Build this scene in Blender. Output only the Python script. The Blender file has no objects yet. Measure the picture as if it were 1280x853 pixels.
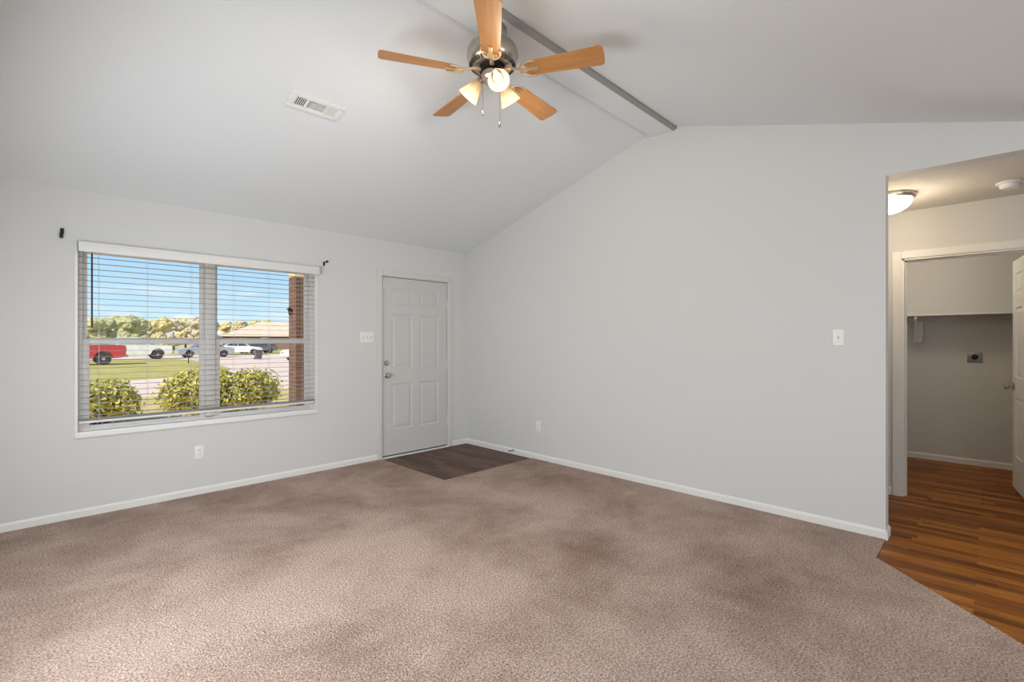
import bpy, bmesh, math, random
from mathutils import Vector, Matrix, noise as mnoise

R = math.radians
random.seed(7)
scene = bpy.context.scene
COL = scene.collection

# ------------------------------------------------------------------ camera
cam = bpy.data.cameras.new('camera')
cam.sensor_width = 36.0
cam.lens = 604.74 / 1280 * 36.0
cam.clip_start, cam.clip_end = 0.05, 600
cam_o = bpy.data.objects.new('camera', cam)
cam_o.location = (-4.0564, -4.8642, 1.3243)
cam_o.rotation_euler = (R(90), 0, -0.7894)
COL.objects.link(cam_o)
scene.camera = cam_o

# ------------------------------------------------------------------ exposure
vs = scene.view_settings
vs.view_transform = 'Standard'
vs.look = 'None'
vs.gamma = 1.0
vs.use_curve_mapping = False
vs.exposure = 0.0

# ------------------------------------------------------------------ sky
world = bpy.data.worlds.new('sky')
scene.world = world
world.use_nodes = True
nt = world.node_tree
nt.nodes.clear()
w_out = nt.nodes.new('ShaderNodeOutputWorld')
w_bg = nt.nodes.new('ShaderNodeBackground')
w_tc = nt.nodes.new('ShaderNodeTexCoord')
w_sep = nt.nodes.new('ShaderNodeSeparateXYZ')
w_rmp = nt.nodes.new('ShaderNodeValToRGB')
nt.links.new(w_tc.outputs['Generated'], w_sep.inputs[0])
nt.links.new(w_sep.outputs['Z'], w_rmp.inputs[0])
cr = w_rmp.color_ramp
cr.elements[0].position = 0.0
cr.elements[0].color = (0.66, 0.82, 0.91, 1)
cr.elements[1].position = 0.55
cr.elements[1].color = (0.10, 0.26, 0.66, 1)
for p_, c_ in ((0.06, (0.54, 0.75, 0.92, 1)), (0.16, (0.38, 0.63, 0.93, 1)), (0.26, (0.26, 0.51, 0.90, 1))):
    e_ = cr.elements.new(p_)
    e_.color = c_
w_map = nt.nodes.new('ShaderNodeMapping')
w_map.inputs['Scale'].default_value = (2.2, 2.2, 13.0)
w_map.inputs['Location'].default_value = (0.35, 0.1, 0.25)
w_noi = nt.nodes.new('ShaderNodeTexNoise')
w_noi.inputs['Scale'].default_value = 1.6
w_noi.inputs['Detail'].default_value = 6
w_noi.inputs['Roughness'].default_value = 0.55
w_cl = nt.nodes.new('ShaderNodeValToRGB')
w_cl.color_ramp.elements[0].position = 0.52
w_cl.color_ramp.elements[1].position = 0.70
w_mix = nt.nodes.new('ShaderNodeMixRGB')
w_mix.inputs[2].default_value = (0.93, 0.93, 0.95, 1)
nt.links.new(w_tc.outputs['Generated'], w_map.inputs[0])
nt.links.new(w_map.outputs[0], w_noi.inputs[0])
nt.links.new(w_noi.outputs[0], w_cl.inputs[0])
nt.links.new(w_cl.outputs[0], w_mix.inputs[0])
nt.links.new(w_rmp.outputs[0], w_mix.inputs[1])
nt.links.new(w_mix.outputs[0], w_bg.inputs[0])
w_bg.inputs[1].default_value = 1.16
nt.links.new(w_bg.outputs[0], w_out.inputs[0])

# ------------------------------------------------------------------ sun
sun = bpy.data.lights.new('sun', 'SUN')
sun.energy = 6.3
sun.angle = R(0.6)
sun.color = (1.0, 0.93, 0.82)
sun_o = bpy.data.objects.new('sun', sun)
sun_o.rotation_euler = Vector((0.70, 0.28, -0.64)).to_track_quat('-Z', 'Y').to_euler()
sun_o.location = (-20, -5, 25)
COL.objects.link(sun_o)

# ------------------------------------------------------------------ unseen fill lamps added behind and beside the camera, then the closet light
def area_lamp(name, loc, size, size_y, energy, color, direction=(0, 0, -1), spread=180):
    l = bpy.data.lights.new(name, 'AREA')
    l.shape = 'RECTANGLE'
    l.size, l.size_y = size, size_y
    l.energy = energy
    l.color = color
    l.spread = R(spread)
    o = bpy.data.objects.new(name, l)
    o.location = loc
    o.rotation_euler = Vector(direction).to_track_quat('-Z', 'Y').to_euler()
    COL.objects.link(o)
    return o
LAMP_COL = (0.87, 0.945, 1.0)
def round_lamp(name, loc, energy, color, radius):
    l = bpy.data.lights.new(name, 'POINT')
    l.energy = energy
    l.color = color
    l.shadow_soft_size = radius
    o = bpy.data.objects.new(name, l)
    o.location = loc
    COL.objects.link(o)
    return o
round_lamp('rear_fill_left', (-3.7, -6.5, 1.75), 36, LAMP_COL, 0.18)  # added fill light behind the camera, no fixture is modelled
round_lamp('rear_fill_right', (-1.7, -6.9, 1.75), 20, LAMP_COL, 0.18)  # second added fill behind the camera, also without a fixture
area_lamp('back_wall_fill', (-2.6, -8.42, 1.15), 2.2, 1.9, 40, (0.90, 0.96, 1.0), (0, 1, 0))  # added fill in front of the closed back wall, no door opening there
area_lamp('left_wall_fill', (-4.36, -2.0, 1.18), 3.4, 1.2, 96, (0.92, 0.965, 1.0), (1, 0.24, -0.20))  # added main fill along the unseen left wall, which has no window
round_lamp('closet_light', (2.2, -4.3, 2.27), 10, (1.0, 0.86, 0.68), 0.10)

# ------------------------------------------------------------------ helpers
def srgb(r, g, b):
    f = lambda c: (c / 255) / 12.92 if c / 255 <= 0.04045 else ((c / 255 + 0.055) / 1.055) ** 2.4
    return (f(r), f(g), f(b), 1.0)

def mat(name, color, rough=0.5, metal=0.0, spec=0.5, var=None, var_scale=5.0, var_detail=4, bump=0.0, bump_scale=50.0, bump_dist=0.002, bump_detail=3, trans=0.0):
    m = bpy.data.materials.new(name)
    m.use_nodes = True
    n = m.node_tree
    b = n.nodes['Principled BSDF']
    b.inputs['Base Color'].default_value = color
    b.inputs['Roughness'].default_value = rough
    b.inputs['Metallic'].default_value = metal
    b.inputs['Specular IOR Level'].default_value = spec
    tc = n.nodes.new('ShaderNodeTexCoord')
    if var is not None:
        no = n.nodes.new('ShaderNodeTexNoise')
        no.inputs['Scale'].default_value = var_scale
        no.inputs['Detail'].default_value = var_detail
        rp = n.nodes.new('ShaderNodeValToRGB')
        rp.color_ramp.elements[0].position = 0.35
        rp.color_ramp.elements[1].position = 0.65
        rp.color_ramp.elements[0].color = color
        rp.color_ramp.elements[1].color = var
        n.links.new(tc.outputs['Object'], no.inputs[0])
        n.links.new(no.outputs[0], rp.inputs[0])
        n.links.new(rp.outputs[0], b.inputs['Base Color'])
    if bump > 0:
        bn = n.nodes.new('ShaderNodeTexNoise')
        bn.inputs['Scale'].default_value = bump_scale
        bn.inputs['Detail'].default_value = bump_detail
        bp = n.nodes.new('ShaderNodeBump')
        bp.inputs['Strength'].default_value = bump
        bp.inputs['Distance'].default_value = bump_dist
        n.links.new(tc.outputs['Object'], bn.inputs[0])
        n.links.new(bn.outputs[0], bp.inputs['Height'])
        n.links.new(bp.outputs[0], b.inputs['Normal'])
    return m

def emit_mat(name, color, strength):
    m = bpy.data.materials.new(name)
    m.use_nodes = True
    b = m.node_tree.nodes['Principled BSDF']
    b.inputs['Base Color'].default_value = (0.8, 0.8, 0.8, 1)
    b.inputs['Emission Color'].default_value = color
    b.inputs['Emission Strength'].default_value = strength
    return m

def rect_frame(g, x0, x1, z0, z1, y0, y1, l, r, t, b, bev=0.0):
    if l: g.box(x0, x0 + l, y0, y1, z0, z1, bev)
    if r: g.box(x1 - r, x1, y0, y1, z0, z1, bev)
    e = 0.0006
    if t: g.box(x0 + l - bev - e, x1 - r + bev + e, y0 + e, y1 - e, z1 - t, z1 - e, bev)
    if b: g.box(x0 + l - bev - e, x1 - r + bev + e, y0 + e, y1 - e, z0 + e, z0 + b, bev)
    return g

class MB:
    """Collects shapes into one mesh."""
    def __init__(self, xf=None):
        self.bm = bmesh.new()
        self.xf = xf or Matrix.Identity(4)
    def _take(self, geom_verts, M=None):
        X = self.xf @ M if M is not None else self.xf
        for v in geom_verts:
            v.co = X @ v.co
    def box(self, x0, x1, y0, y1, z0, z1, bev=0.0, seg=2, M=None):
        r = bmesh.ops.create_cube(self.bm, size=1.0)
        vs_ = r['verts']
        for v in vs_:
            v.co = Vector(((x0 + x1) / 2 + v.co.x * (x1 - x0), (y0 + y1) / 2 + v.co.y * (y1 - y0), (z0 + z1) / 2 + v.co.z * (z1 - z0)))
        if bev > 0:
            es = list({e for v in vs_ for e in v.link_edges})
            q = bmesh.ops.bevel(self.bm, geom=es, offset=bev, segments=seg, profile=0.5, affect='EDGES')
            vs_ = list({v for f in q['faces'] for v in f.verts} | {v for v in vs_ if v.is_valid})
        self._take(vs_, M)
        return self
    def prism(self, pts, axis, a0, a1, M=None):
        """pts: polygon of 2-D points in the plane normal to axis; x -> (y,z), y -> (x,z), z -> (x,y)."""
        def mk(p, a):
            if axis == 'x': return Vector((a, p[0], p[1]))
            if axis == 'y': return Vector((p[0], a, p[1]))
            return Vector((p[0], p[1], a))
        A = [self.bm.verts.new(mk(p, a0)) for p in pts]
        B = [self.bm.verts.new(mk(p, a1)) for p in pts]
        n = len(pts)
        fs = [self.bm.faces.new(A), self.bm.faces.new(list(reversed(B)))]
        for i in range(n):
            fs.append(self.bm.faces.new((A[i], B[i], B[(i + 1) % n], A[(i + 1) % n])))
        bmesh.ops.recalc_face_normals(self.bm, faces=fs)
        self._take(A + B, M)
        return self
    def tube(self, p0, p1, r0, r1=None, n=12, M=None):
        r1 = r0 if r1 is None else r1
        p0, p1 = Vector(p0), Vector(p1)
        d = p1 - p0
        q = d.to_track_quat('Z', 'Y').to_matrix()
        A, B = [], []
        for i in range(n):
            a = 2 * math.pi * i / n
            u = q @ Vector((math.cos(a), math.sin(a), 0))
            A.append(self.bm.verts.new(p0 + u * r0))
            B.append(self.bm.verts.new(p1 + u * r1))
        for i in range(n):
            self.bm.faces.new((A[i], A[(i + 1) % n], B[(i + 1) % n], B[i]))
        self.bm.faces.new(list(reversed(A)))
        self.bm.faces.new(B)
        self._take(A + B, M)
        return self
    def lathe(self, prof, n=32, M=None, cap=True):
        """prof: list of (r, z) about the z axis."""
        rings = []
        for r, z in prof:
            if r < 1e-6:
                rings.append([self.bm.verts.new((0, 0, z))])
            else:
                rings.append([self.bm.verts.new((r * math.cos(2 * math.pi * i / n), r * math.sin(2 * math.pi * i / n), z)) for i in range(n)])
        fs = []
        for a, b in zip(rings[:-1], rings[1:]):
            for i in range(n):
                j = (i + 1) % n
                if len(a) == 1 and len(b) == 1: continue
                if len(a) == 1: fs.append(self.bm.faces.new((a[0], b[i], b[j])))
                elif len(b) == 1: fs.append(self.bm.faces.new((a[i], a[j], b[0])))
                else: fs.append(self.bm.faces.new((a[i], a[j], b[j], b[i])))
        if cap:
            for g in (rings[0], rings[-1]):
                if len(g) > 1: fs.append(self.bm.faces.new(g))
        bmesh.ops.recalc_face_normals(self.bm, faces=fs)
        self._take([v for g in rings for v in g], M)
        return self
    def quad(self, pts):
        self.bm.faces.new([self.bm.verts.new(self.xf @ Vector(p)) for p in pts])
        return self
    def build(self, name, m, parent=None, smooth=30):
        me = bpy.data.meshes.new(name)
        self.bm.normal_update()
        self.bm.to_mesh(me)
        self.bm.free()
        if smooth:
            me.shade_smooth()
            me.set_sharp_from_angle(angle=R(smooth))
        me.materials.append(m)
        o = bpy.data.objects.new(name, me)
        COL.objects.link(o)
        if parent is not None: o.parent = parent
        return o

def tag(o, label, cat, group=None):
    o['label'] = label
    o['category'] = cat
    if group: o['group'] = group
    return o

def thing(name, label, cat, loc=(0, 0, 0), rz=0.0, group=None):
    o = bpy.data.objects.new(name, None)
    o.empty_display_size = 0.1
    o.location = loc
    o.rotation_euler = (0, 0, rz)
    COL.objects.link(o)
    return tag(o, label, cat, group)

def struct(o, label=None, cat=None):
    o['kind'] = 'structure'
    if label: o['label'] = label
    if cat: o['category'] = cat
    return o

def copy_tree(o, parent=None):
    c = o.copy()
    COL.objects.link(c)
    c.parent = parent
    for ch in [q for q in bpy.data.objects if q.parent == o]:
        copy_tree(ch, c)
    return c

# ------------------------------------------------------------------ materials
M = {}
M['wall'] = mat('wall_paint', srgb(212, 212, 210), 0.75, spec=0.25, bump=0.12, bump_scale=160, bump_dist=0.002)
M['ceiling'] = mat('ceiling_paint', srgb(230, 233, 235), 0.9, spec=0.1, bump=0.35, bump_scale=110, bump_dist=0.004, bump_detail=4)
M['trim'] = mat('trim_paint', srgb(229, 228, 225), 0.4, spec=0.4)
M['door'] = mat('door_paint', srgb(203, 202, 200), 0.45, spec=0.4)
M['jamb'] = mat('jamb_paint', srgb(211, 210, 206), 0.5, spec=0.35)
M['plastic'] = mat('white_plastic', srgb(236, 235, 232), 0.35)
M['shadow_gap'] = mat('dark_weatherstrip', srgb(60, 58, 54), 0.8)
M['nickel'] = mat('brushed_nickel', srgb(196, 188, 178), 0.28, metal=1.0, var=srgb(178, 170, 160), var_scale=40)
M['iron'] = mat('satin_nickel_iron', srgb(226, 208, 178), 0.42, metal=0.85)
M['dark_metal'] = mat('black_metal', srgb(34, 33, 36), 0.45, metal=0.6)
M['dark_slot'] = mat('dark_slot', srgb(70, 69, 68), 0.7)
M['vinyl'] = mat('window_vinyl', srgb(218, 214, 209), 0.4)
M['slat'] = mat('blind_slat_shaded', srgb(168, 164, 160), 0.5)  # greyed so the slats' backlit shade sits in their colour
M['blind'] = mat('blind_vinyl', srgb(226, 224, 221), 0.45)
M['wand'] = mat('dark_wand', srgb(52, 22, 36), 0.4)
M['cord'] = mat('cord', srgb(205, 203, 200), 0.8)
M['steel'] = mat('steel_plate', srgb(150, 152, 156), 0.4, metal=0.7)
M['black'] = mat('black_plastic', srgb(22, 22, 24), 0.5)

def carpet_mat():
    m = bpy.data.materials.new('carpet_pile')
    m.use_nodes = True
    n = m.node_tree
    L = n.links.new
    b = n.nodes['Principled BSDF']
    b.inputs['Roughness'].default_value = 1.0
    b.inputs['Specular IOR Level'].default_value = 0.05
    tc = n.nodes.new('ShaderNodeTexCoord')
    big = n.nodes.new('ShaderNodeTexNoise'); big.inputs['Scale'].default_value = 1.1; big.inputs['Detail'].default_value = 7; big.inputs['Roughness'].default_value = 0.70; big.inputs['Distortion'].default_value = 0.3
    r1 = n.nodes.new('ShaderNodeValToRGB')
    r1.color_ramp.elements[0].position = 0.28; r1.color_ramp.elements[0].color = srgb(154, 130, 116)
    r1.color_ramp.elements[1].position = 0.60; r1.color_ramp.elements[1].color = srgb(207, 185, 172)
    fine = n.nodes.new('ShaderNodeTexVoronoi'); fine.inputs['Scale'].default_value = 130; fine.inputs['Randomness'].default_value = 1.0
    fn = n.nodes.new('ShaderNodeTexNoise'); fn.inputs['Scale'].default_value = 100; fn.inputs['Detail'].default_value = 4; fn.inputs['Roughness'].default_value = 0.7
    r2 = n.nodes.new('ShaderNodeValToRGB')
    r2.color_ramp.elements[0].position = 0.33; r2.color_ramp.elements[0].color = (0.34, 0.31, 0.29, 1)
    r2.color_ramp.elements[1].position = 0.66; r2.color_ramp.elements[1].color = (1.36, 1.36, 1.36, 1)
    mul = n.nodes.new('ShaderNodeMixRGB'); mul.blend_type = 'MULTIPLY'; mul.inputs[0].default_value = 1.0
    add = n.nodes.new('ShaderNodeMath'); add.operation = 'SUBTRACT'
    bmp = n.nodes.new('ShaderNodeBump'); bmp.inputs['Strength'].default_value = 0.7; bmp.inputs['Distance'].default_value = 0.012
    L(tc.outputs['Object'], big.inputs[0])
    wear = big.outputs[0]
    for (wx, wy, wr, amt) in ((-1.55, -3.05, 0.42, 0.10), (-0.95, -3.02, 0.35, 0.07), (-1.55, -4.05, 0.40, 0.12), (-1.75, -2.3, 0.7, 0.04), (-1.85, -1.55, 0.5, 0.06)):
        ds = n.nodes.new('ShaderNodeVectorMath'); ds.operation = 'DISTANCE'; ds.inputs[1].default_value = (wx, wy, 0)
        mr = n.nodes.new('ShaderNodeMapRange'); mr.interpolation_type = 'SMOOTHSTEP'
        mr.inputs['From Min'].default_value = 0.0; mr.inputs['From Max'].default_value = wr; mr.inputs['To Min'].default_value = -amt; mr.inputs['To Max'].default_value = 0.0
        sm = n.nodes.new('ShaderNodeMath'); sm.operation = 'ADD'
        L(tc.outputs['Object'], ds.inputs[0]); L(ds.outputs['Value'], mr.inputs['Value'])
        L(wear, sm.inputs[0]); L(mr.outputs[0], sm.inputs[1]); wear = sm.outputs[0]
    L(wear, r1.inputs[0])
    L(tc.outputs['Object'], fine.inputs['Vector']); L(tc.outputs['Object'], fn.inputs[0])
    L(fn.outputs[0], r2.inputs[0]); L(r1.outputs[0], mul.inputs[1]); L(r2.outputs[0], mul.inputs[2])
    L(mul.outputs[0], b.inputs['Base Color'])
    L(fn.outputs[0], add.inputs[0]); L(fine.outputs['Distance'], add.inputs[1])
    L(add.outputs[0], bmp.inputs['Height']); L(bmp.outputs[0], b.inputs['Normal'])
    return m
M['carpet'] = carpet_mat()

def plank_mat(name, dark, mid, light, rough):
    """Planks that run along world y."""
    m = bpy.data.materials.new(name)
    m.use_nodes = True
    n = m.node_tree
    L = n.links.new
    b = n.nodes['Principled BSDF']
    b.inputs['Roughness'].default_value = rough
    b.inputs['Specular IOR Level'].default_value = 0.22
    tc = n.nodes.new('ShaderNodeTexCoord')
    mp = n.nodes.new('ShaderNodeMapping'); mp.inputs['Rotation'].default_value = (0, 0, R(90))
    br = n.nodes.new('ShaderNodeTexBrick')
    br.offset = 0.37
    br.offset_frequency = 3
    br.squash = 0.8
    br.squash_frequency = 2
    br.inputs['Color1'].default_value = (0.0, 0.0, 0.0, 1); br.inputs['Color2'].default_value = (1, 1, 1, 1)
    br.inputs['Mortar'].default_value = (0.25, 0.25, 0.25, 1)
    br.inputs['Scale'].default_value = 1.0
    br.inputs['Brick Width'].default_value = 0.80; br.inputs['Row Height'].default_value = 0.062
    br.inputs['Mortar Size'].default_value = 0.0008
    gm = n.nodes.new('ShaderNodeMapping'); gm.inputs['Scale'].default_value = (26, 1.5, 26)
    g = n.nodes.new('ShaderNodeTexNoise'); g.inputs['Scale'].default_value = 1.6; g.inputs['Detail'].default_value = 6; g.inputs['Roughness'].default_value = 0.6; g.inputs['Distortion'].default_value = 0.4
    mx = n.nodes.new('ShaderNodeMixRGB'); mx.inputs[0].default_value = 0.68
    rp = n.nodes.new('ShaderNodeValToRGB')
    rp.color_ramp.elements[0].position = 0.25; rp.color_ramp.elements[0].color = dark
    rp.color_ramp.elements[1].position = 0.72; rp.color_ramp.elements[1].color = light
    e = rp.color_ramp.elements.new(0.48); e.color = mid
    L(tc.outputs['Object'], mp.inputs[0]); L(mp.outputs[0], br.inputs[0])
    L(tc.outputs['Object'], gm.inputs[0]); L(gm.outputs[0], g.inputs[0])
    L(br.outputs['Color'], mx.inputs[1]); L(g.outputs[0], mx.inputs[2])
    L(mx.outputs[0], rp.inputs[0]); L(rp.outputs[0], b.inputs['Base Color'])
    return m
M['hall_wood'] = plank_mat('hall_vinyl_plank', srgb(76, 36, 2), srgb(130, 72, 12), srgb(178, 114, 36), 0.42)
M['entry_wood'] = plank_mat('entry_vinyl_plank', srgb(64, 46, 37), srgb(88, 65, 53), srgb(116, 90, 75), 0.5)

def blade_mat():
    m = bpy.data.materials.new('fan_blade_oak')
    m.use_nodes = True
    n = m.node_tree
    L = n.links.new
    b = n.nodes['Principled BSDF']
    b.inputs['Roughness'].default_value = 0.42
    tc = n.nodes.new('ShaderNodeTexCoord')
    mp = n.nodes.new('ShaderNodeMapping'); mp.inputs['Scale'].default_value = (2.2, 34, 34)
    g = n.nodes.new('ShaderNodeTexNoise'); g.inputs['Scale'].default_value = 1.3; g.inputs['Detail'].default_value = 5
    rp = n.nodes.new('ShaderNodeValToRGB')
    rp.color_ramp.elements[0].position = 0.3; rp.color_ramp.elements[0].color = srgb(176, 120, 66)
    rp.color_ramp.elements[1].position = 0.7; rp.color_ramp.elements[1].color = srgb(198, 142, 84)
    L(tc.outputs['Object'], mp.inputs[0]); L(mp.outputs[0], g.inputs[0]); L(g.outputs[0], rp.inputs[0]); L(rp.outputs[0], b.inputs['Base Color'])
    return m
M['blade'] = blade_mat()

def glass_mat():
    m = bpy.data.materials.new('window_glass')
    m.use_nodes = True
    n = m.node_tree
    n.nodes.clear()
    o = n.nodes.new('ShaderNodeOutputMaterial'); t = n.nodes.new('ShaderNodeBsdfTransparent'); g = n.nodes.new('ShaderNodeBsdfGlossy'); x = n.nodes.new('ShaderNodeMixShader')
    t.inputs[0].default_value = (0.96, 0.98, 0.97, 1); g.inputs['Roughness'].default_value = 0.02
    x.inputs[0].default_value = 0.004
    n.links.new(t.outputs[0], x.inputs[1]); n.links.new(g.outputs[0], x.inputs[2]); n.links.new(x.outputs[0], o.inputs[0])
    return m
M['glass'] = glass_mat()

def shade_mat(name, color, glow, strength, see=0.5):
    m = bpy.data.materials.new(name)
    m.use_nodes = True
    n = m.node_tree
    n.nodes.clear()
    L = n.links.new
    o = n.nodes.new('ShaderNodeOutputMaterial'); t = n.nodes.new('ShaderNodeBsdfTransparent'); tr = n.nodes.new('ShaderNodeBsdfTranslucent'); d = n.nodes.new('ShaderNodeBsdfDiffuse')
    x = n.nodes.new('ShaderNodeMixShader'); y = n.nodes.new('ShaderNodeMixShader'); e = n.nodes.new('ShaderNodeEmission'); a = n.nodes.new('ShaderNodeAddShader')
    t.inputs[0].default_value = color; tr.inputs[0].default_value = color; d.inputs[0].default_value = color
    e.inputs[0].default_value = glow; e.inputs[1].default_value = strength
    x.inputs[0].default_value = 0.5; y.inputs[0].default_value = see
    L(tr.outputs[0], x.inputs[1]); L(d.outputs[0], x.inputs[2]); L(x.outputs[0], y.inputs[1]); L(t.outputs[0], y.inputs[2])
    L(y.outputs[0], a.inputs[0]); L(e.outputs[0], a.inputs[1]); L(a.outputs[0], o.inputs[0])
    return m
M['tulip'] = shade_mat('frosted_tulip_glass', (0.60, 0.52, 0.41, 1), (1.0, 0.74, 0.46, 1), 0.10, 0.42)
M['bulb'] = emit_mat('bulb_glow', (1.0, 0.93, 0.82, 1), 3.0)
M['dome'] = emit_mat('dome_glow', (1.0, 0.93, 0.80, 1), 2.2)

def brick_mat(name, c1, c2, mortar):
    m = bpy.data.materials.new(name)
    m.use_nodes = True
    n = m.node_tree
    L = n.links.new
    b = n.nodes['Principled BSDF']
    b.inputs['Roughness'].default_value = 0.9
    tc = n.nodes.new('ShaderNodeTexCoord')
    sp = n.nodes.new('ShaderNodeSeparateXYZ'); ad = n.nodes.new('ShaderNodeMath'); cb = n.nodes.new('ShaderNodeCombineXYZ')
    br = n.nodes.new('ShaderNodeTexBrick')
    br.inputs['Color1'].default_value = c1; br.inputs['Color2'].default_value = c2; br.inputs['Mortar'].default_value = mortar
    br.inputs['Scale'].default_value = 1.0; br.inputs['Brick Width'].default_value = 0.2; br.inputs['Row Height'].default_value = 0.075; br.inputs['Mortar Size'].default_value = 0.006
    L(tc.outputs['Object'], sp.inputs[0]); L(sp.outputs[0], ad.inputs[0]); L(sp.outputs[1], ad.inputs[1])
    L(ad.outputs[0], cb.inputs[0]); L(sp.outputs[2], cb.inputs[1]); L(cb.outputs[0], br.inputs[0]); L(br.outputs['Color'], b.inputs['Base Color'])
    return m
M['brick'] = brick_mat('brown_brick', srgb(112, 80, 64), srgb(90, 62, 50), srgb(126, 104, 90))
M['house_brick'] = brick_mat('red_brown_brick', srgb(140, 100, 86), srgb(122, 86, 74), srgb(160, 140, 126))
M['beam_tan'] = mat('porch_beam_paint', srgb(226, 196, 158), 0.6, var=srgb(216, 186, 150), var_scale=6)
M['grass'] = mat('lawn_grass', srgb(186, 170, 104), 1.0, spec=0.05, var=srgb(164, 154, 86), var_scale=0.7, var_detail=8, bump=0.6, bump_scale=30, bump_dist=0.03)
M['near_grass'] = mat('dry_lawn_grass', srgb(206, 180, 128), 1.0, spec=0.05, var=srgb(182, 164, 98), var_scale=1.1, var_detail=8, bump=0.6, bump_scale=30, bump_dist=0.03)
M['concrete'] = mat('street_concrete', srgb(216, 192, 174), 0.95, spec=0.1, var=srgb(208, 186, 170), var_scale=0.6, var_detail=6)
M['leaf'] = mat('shrub_leaf', srgb(152, 148, 50), 0.55, var=srgb(214, 198, 98), var_scale=9, var_detail=2)
M['twig'] = mat('twig_bark', srgb(84, 70, 52), 0.9, var=srgb(70, 58, 44), var_scale=20)
TREE_COLS = [((196, 188, 136), (178, 174, 126)), ((214, 192, 140), (196, 180, 130)), ((180, 176, 130), (166, 164, 122)), ((206, 184, 154), (186, 172, 142))]  # leaf colours paled to paint in distance haze
for i_, (a_, b_) in enumerate(TREE_COLS):
    M['crown%d' % i_] = mat('hazed_autumn_leaves_%d' % i_, srgb(*a_), 1.0, spec=0.05, var=srgb(*b_), var_scale=1.4, var_detail=6, bump=0.6, bump_scale=3, bump_dist=0.2)
M['red_paint'] = mat('red_car_paint', srgb(200, 60, 62), 0.3, var=srgb(192, 56, 58), var_scale=2)
M['white_paint'] = mat('white_car_paint', srgb(244, 240, 237), 0.3, var=srgb(226, 220, 216), var_scale=2)
M['silver_paint'] = mat('silver_car_paint', srgb(180, 182, 184), 0.3, metal=0.3)
M['grey_paint'] = mat('dark_grey_car_paint', srgb(112, 108, 112), 0.3, metal=0.2)
M['car_glass'] = mat('tinted_car_glass', srgb(54, 60, 62), 0.1)
M['tire'] = mat('tire_rubber', srgb(58, 52, 54), 0.85)
M['hub'] = mat('wheel_hub_metal', srgb(180, 174, 172), 0.35, metal=0.5)
M['bin_grey'] = mat('bin_plastic', srgb(92, 86, 88), 0.6)
M['tail_red'] = mat('tail_light_red', srgb(150, 24, 24), 0.3)
M['roof_tan'] = mat('tan_shingle', srgb(214, 190, 164), 0.95, var=srgb(204, 178, 152), var_scale=1.5, bump=0.3, bump_scale=8, bump_dist=0.05)
M['roof_pale'] = mat('pale_shingle', srgb(226, 208, 196), 0.95, var=srgb(216, 196, 184), var_scale=1.5)
M['siding'] = mat('cream_siding', srgb(214, 204, 190), 0.8, var=srgb(206, 196, 182), var_scale=3)
M['ext_wall'] = mat('outer_siding', srgb(190, 178, 164), 0.9)

# ------------------------------------------------------------------ room shell
H = 2.4576
SL = 0.29457
YR = -2.74                       # ridge
ZR = H - SL * YR
YB = -5.50                       # where the vault comes down again
ZB = 2.440
WX0, WX1, WZ0, WZ1 = -3.79, -1.966, 0.600, 2.070        # window opening
DX0, DX1, DZ1 = -1.239, -0.285, 2.068                   # front door opening
WT = 0.16                        # outer wall thickness
XL = -4.46                       # left wall plane
IW = 0.115                       # inner wall thickness
YE = -4.360                      # end of the right wall
ZH = 2.430                       # hall ceiling

g = MB()
g.box(XL - 0.2, WX0, 0, WT, -0.2, 2.7)
g.box(WX0, WX1, 0, WT, -0.2, WZ0)
g.box(WX0, WX1, 0, WT, WZ1, 2.7)
g.box(WX1, DX0, 0, WT, -0.2, 2.7)
g.box(DX0, DX1, 0, WT, DZ1, 2.7)
g.box(DX1, 3.6, 0, WT, -0.2, 2.7)
struct(g.build('wall_front', M['wall'], smooth=0))

g = MB()
g.prism([(0, -0.1), (0, H + 0.02), (YR, ZR + 0.02), (YE, H + SL * (-YE + 2 * YR) + 0.02 + SL * 0), (YE, -0.1)][:0] or
        [(0, -0.1), (0, H + 0.05), (YR, ZR + 0.05), (YE, ZR + 0.05 - SL * (YR - YE)), (YE, -0.1)], 'x', 0, IW)
g.prism([(YE, ZH), (YE, ZR + 0.05 - SL * (YR - YE)), (YB, ZB + 0.05), (YB, ZH)], 'x', 0, IW)
g.box(0, IW, -8.6, YB, -0.1, 2.6)
struct(g.build('wall_right', M['wall'], smooth=0))

g = MB()
g.prism([(0.1, -0.1), (0.1, H + 0.05), (YR, ZR + 0.05), (YB, ZB + 0.05), (-8.6, ZB + 0.05), (-8.6, -0.1)], 'x', XL - IW, XL)
struct(g.build('wall_left', M['wall'], smooth=0))
g = MB().box(XL - 0.2, 0.2, -8.6, -8.5, -0.1, 2.6)
struct(g.build('wall_back', M['wall'], smooth=0))

g = MB()
T = 0.12
g.prism([(0.0, H), (YR, ZR), (YB, ZB), (-8.55, ZB), (-8.55, ZB + T), (YB, ZB + T), (YR, ZR + T), (0.16, H + T)], 'x', XL - 0.1, 0.06)
struct(g.build('ceiling', M['ceiling'], smooth=0))

# ridge beam
g = MB()
g.prism([(-2.640, 3.300), (-2.640, 3.200), (-2.852, 3.195), (-2.880, 3.207), (-2.885, 3.300)], 'x', XL + 0.01, -0.001)
struct(g.build('trim_1', M['ceiling'], smooth=0))

M['strip'] = mat('beam_shade_strip', srgb(152, 151, 147), 0.7)  # grey colour stands in for shade on the beam's near side
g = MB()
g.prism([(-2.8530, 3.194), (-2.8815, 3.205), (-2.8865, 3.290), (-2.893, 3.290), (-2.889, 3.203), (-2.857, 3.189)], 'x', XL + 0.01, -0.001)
struct(g.build('trim_7', M['strip'], smooth=0))

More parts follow.
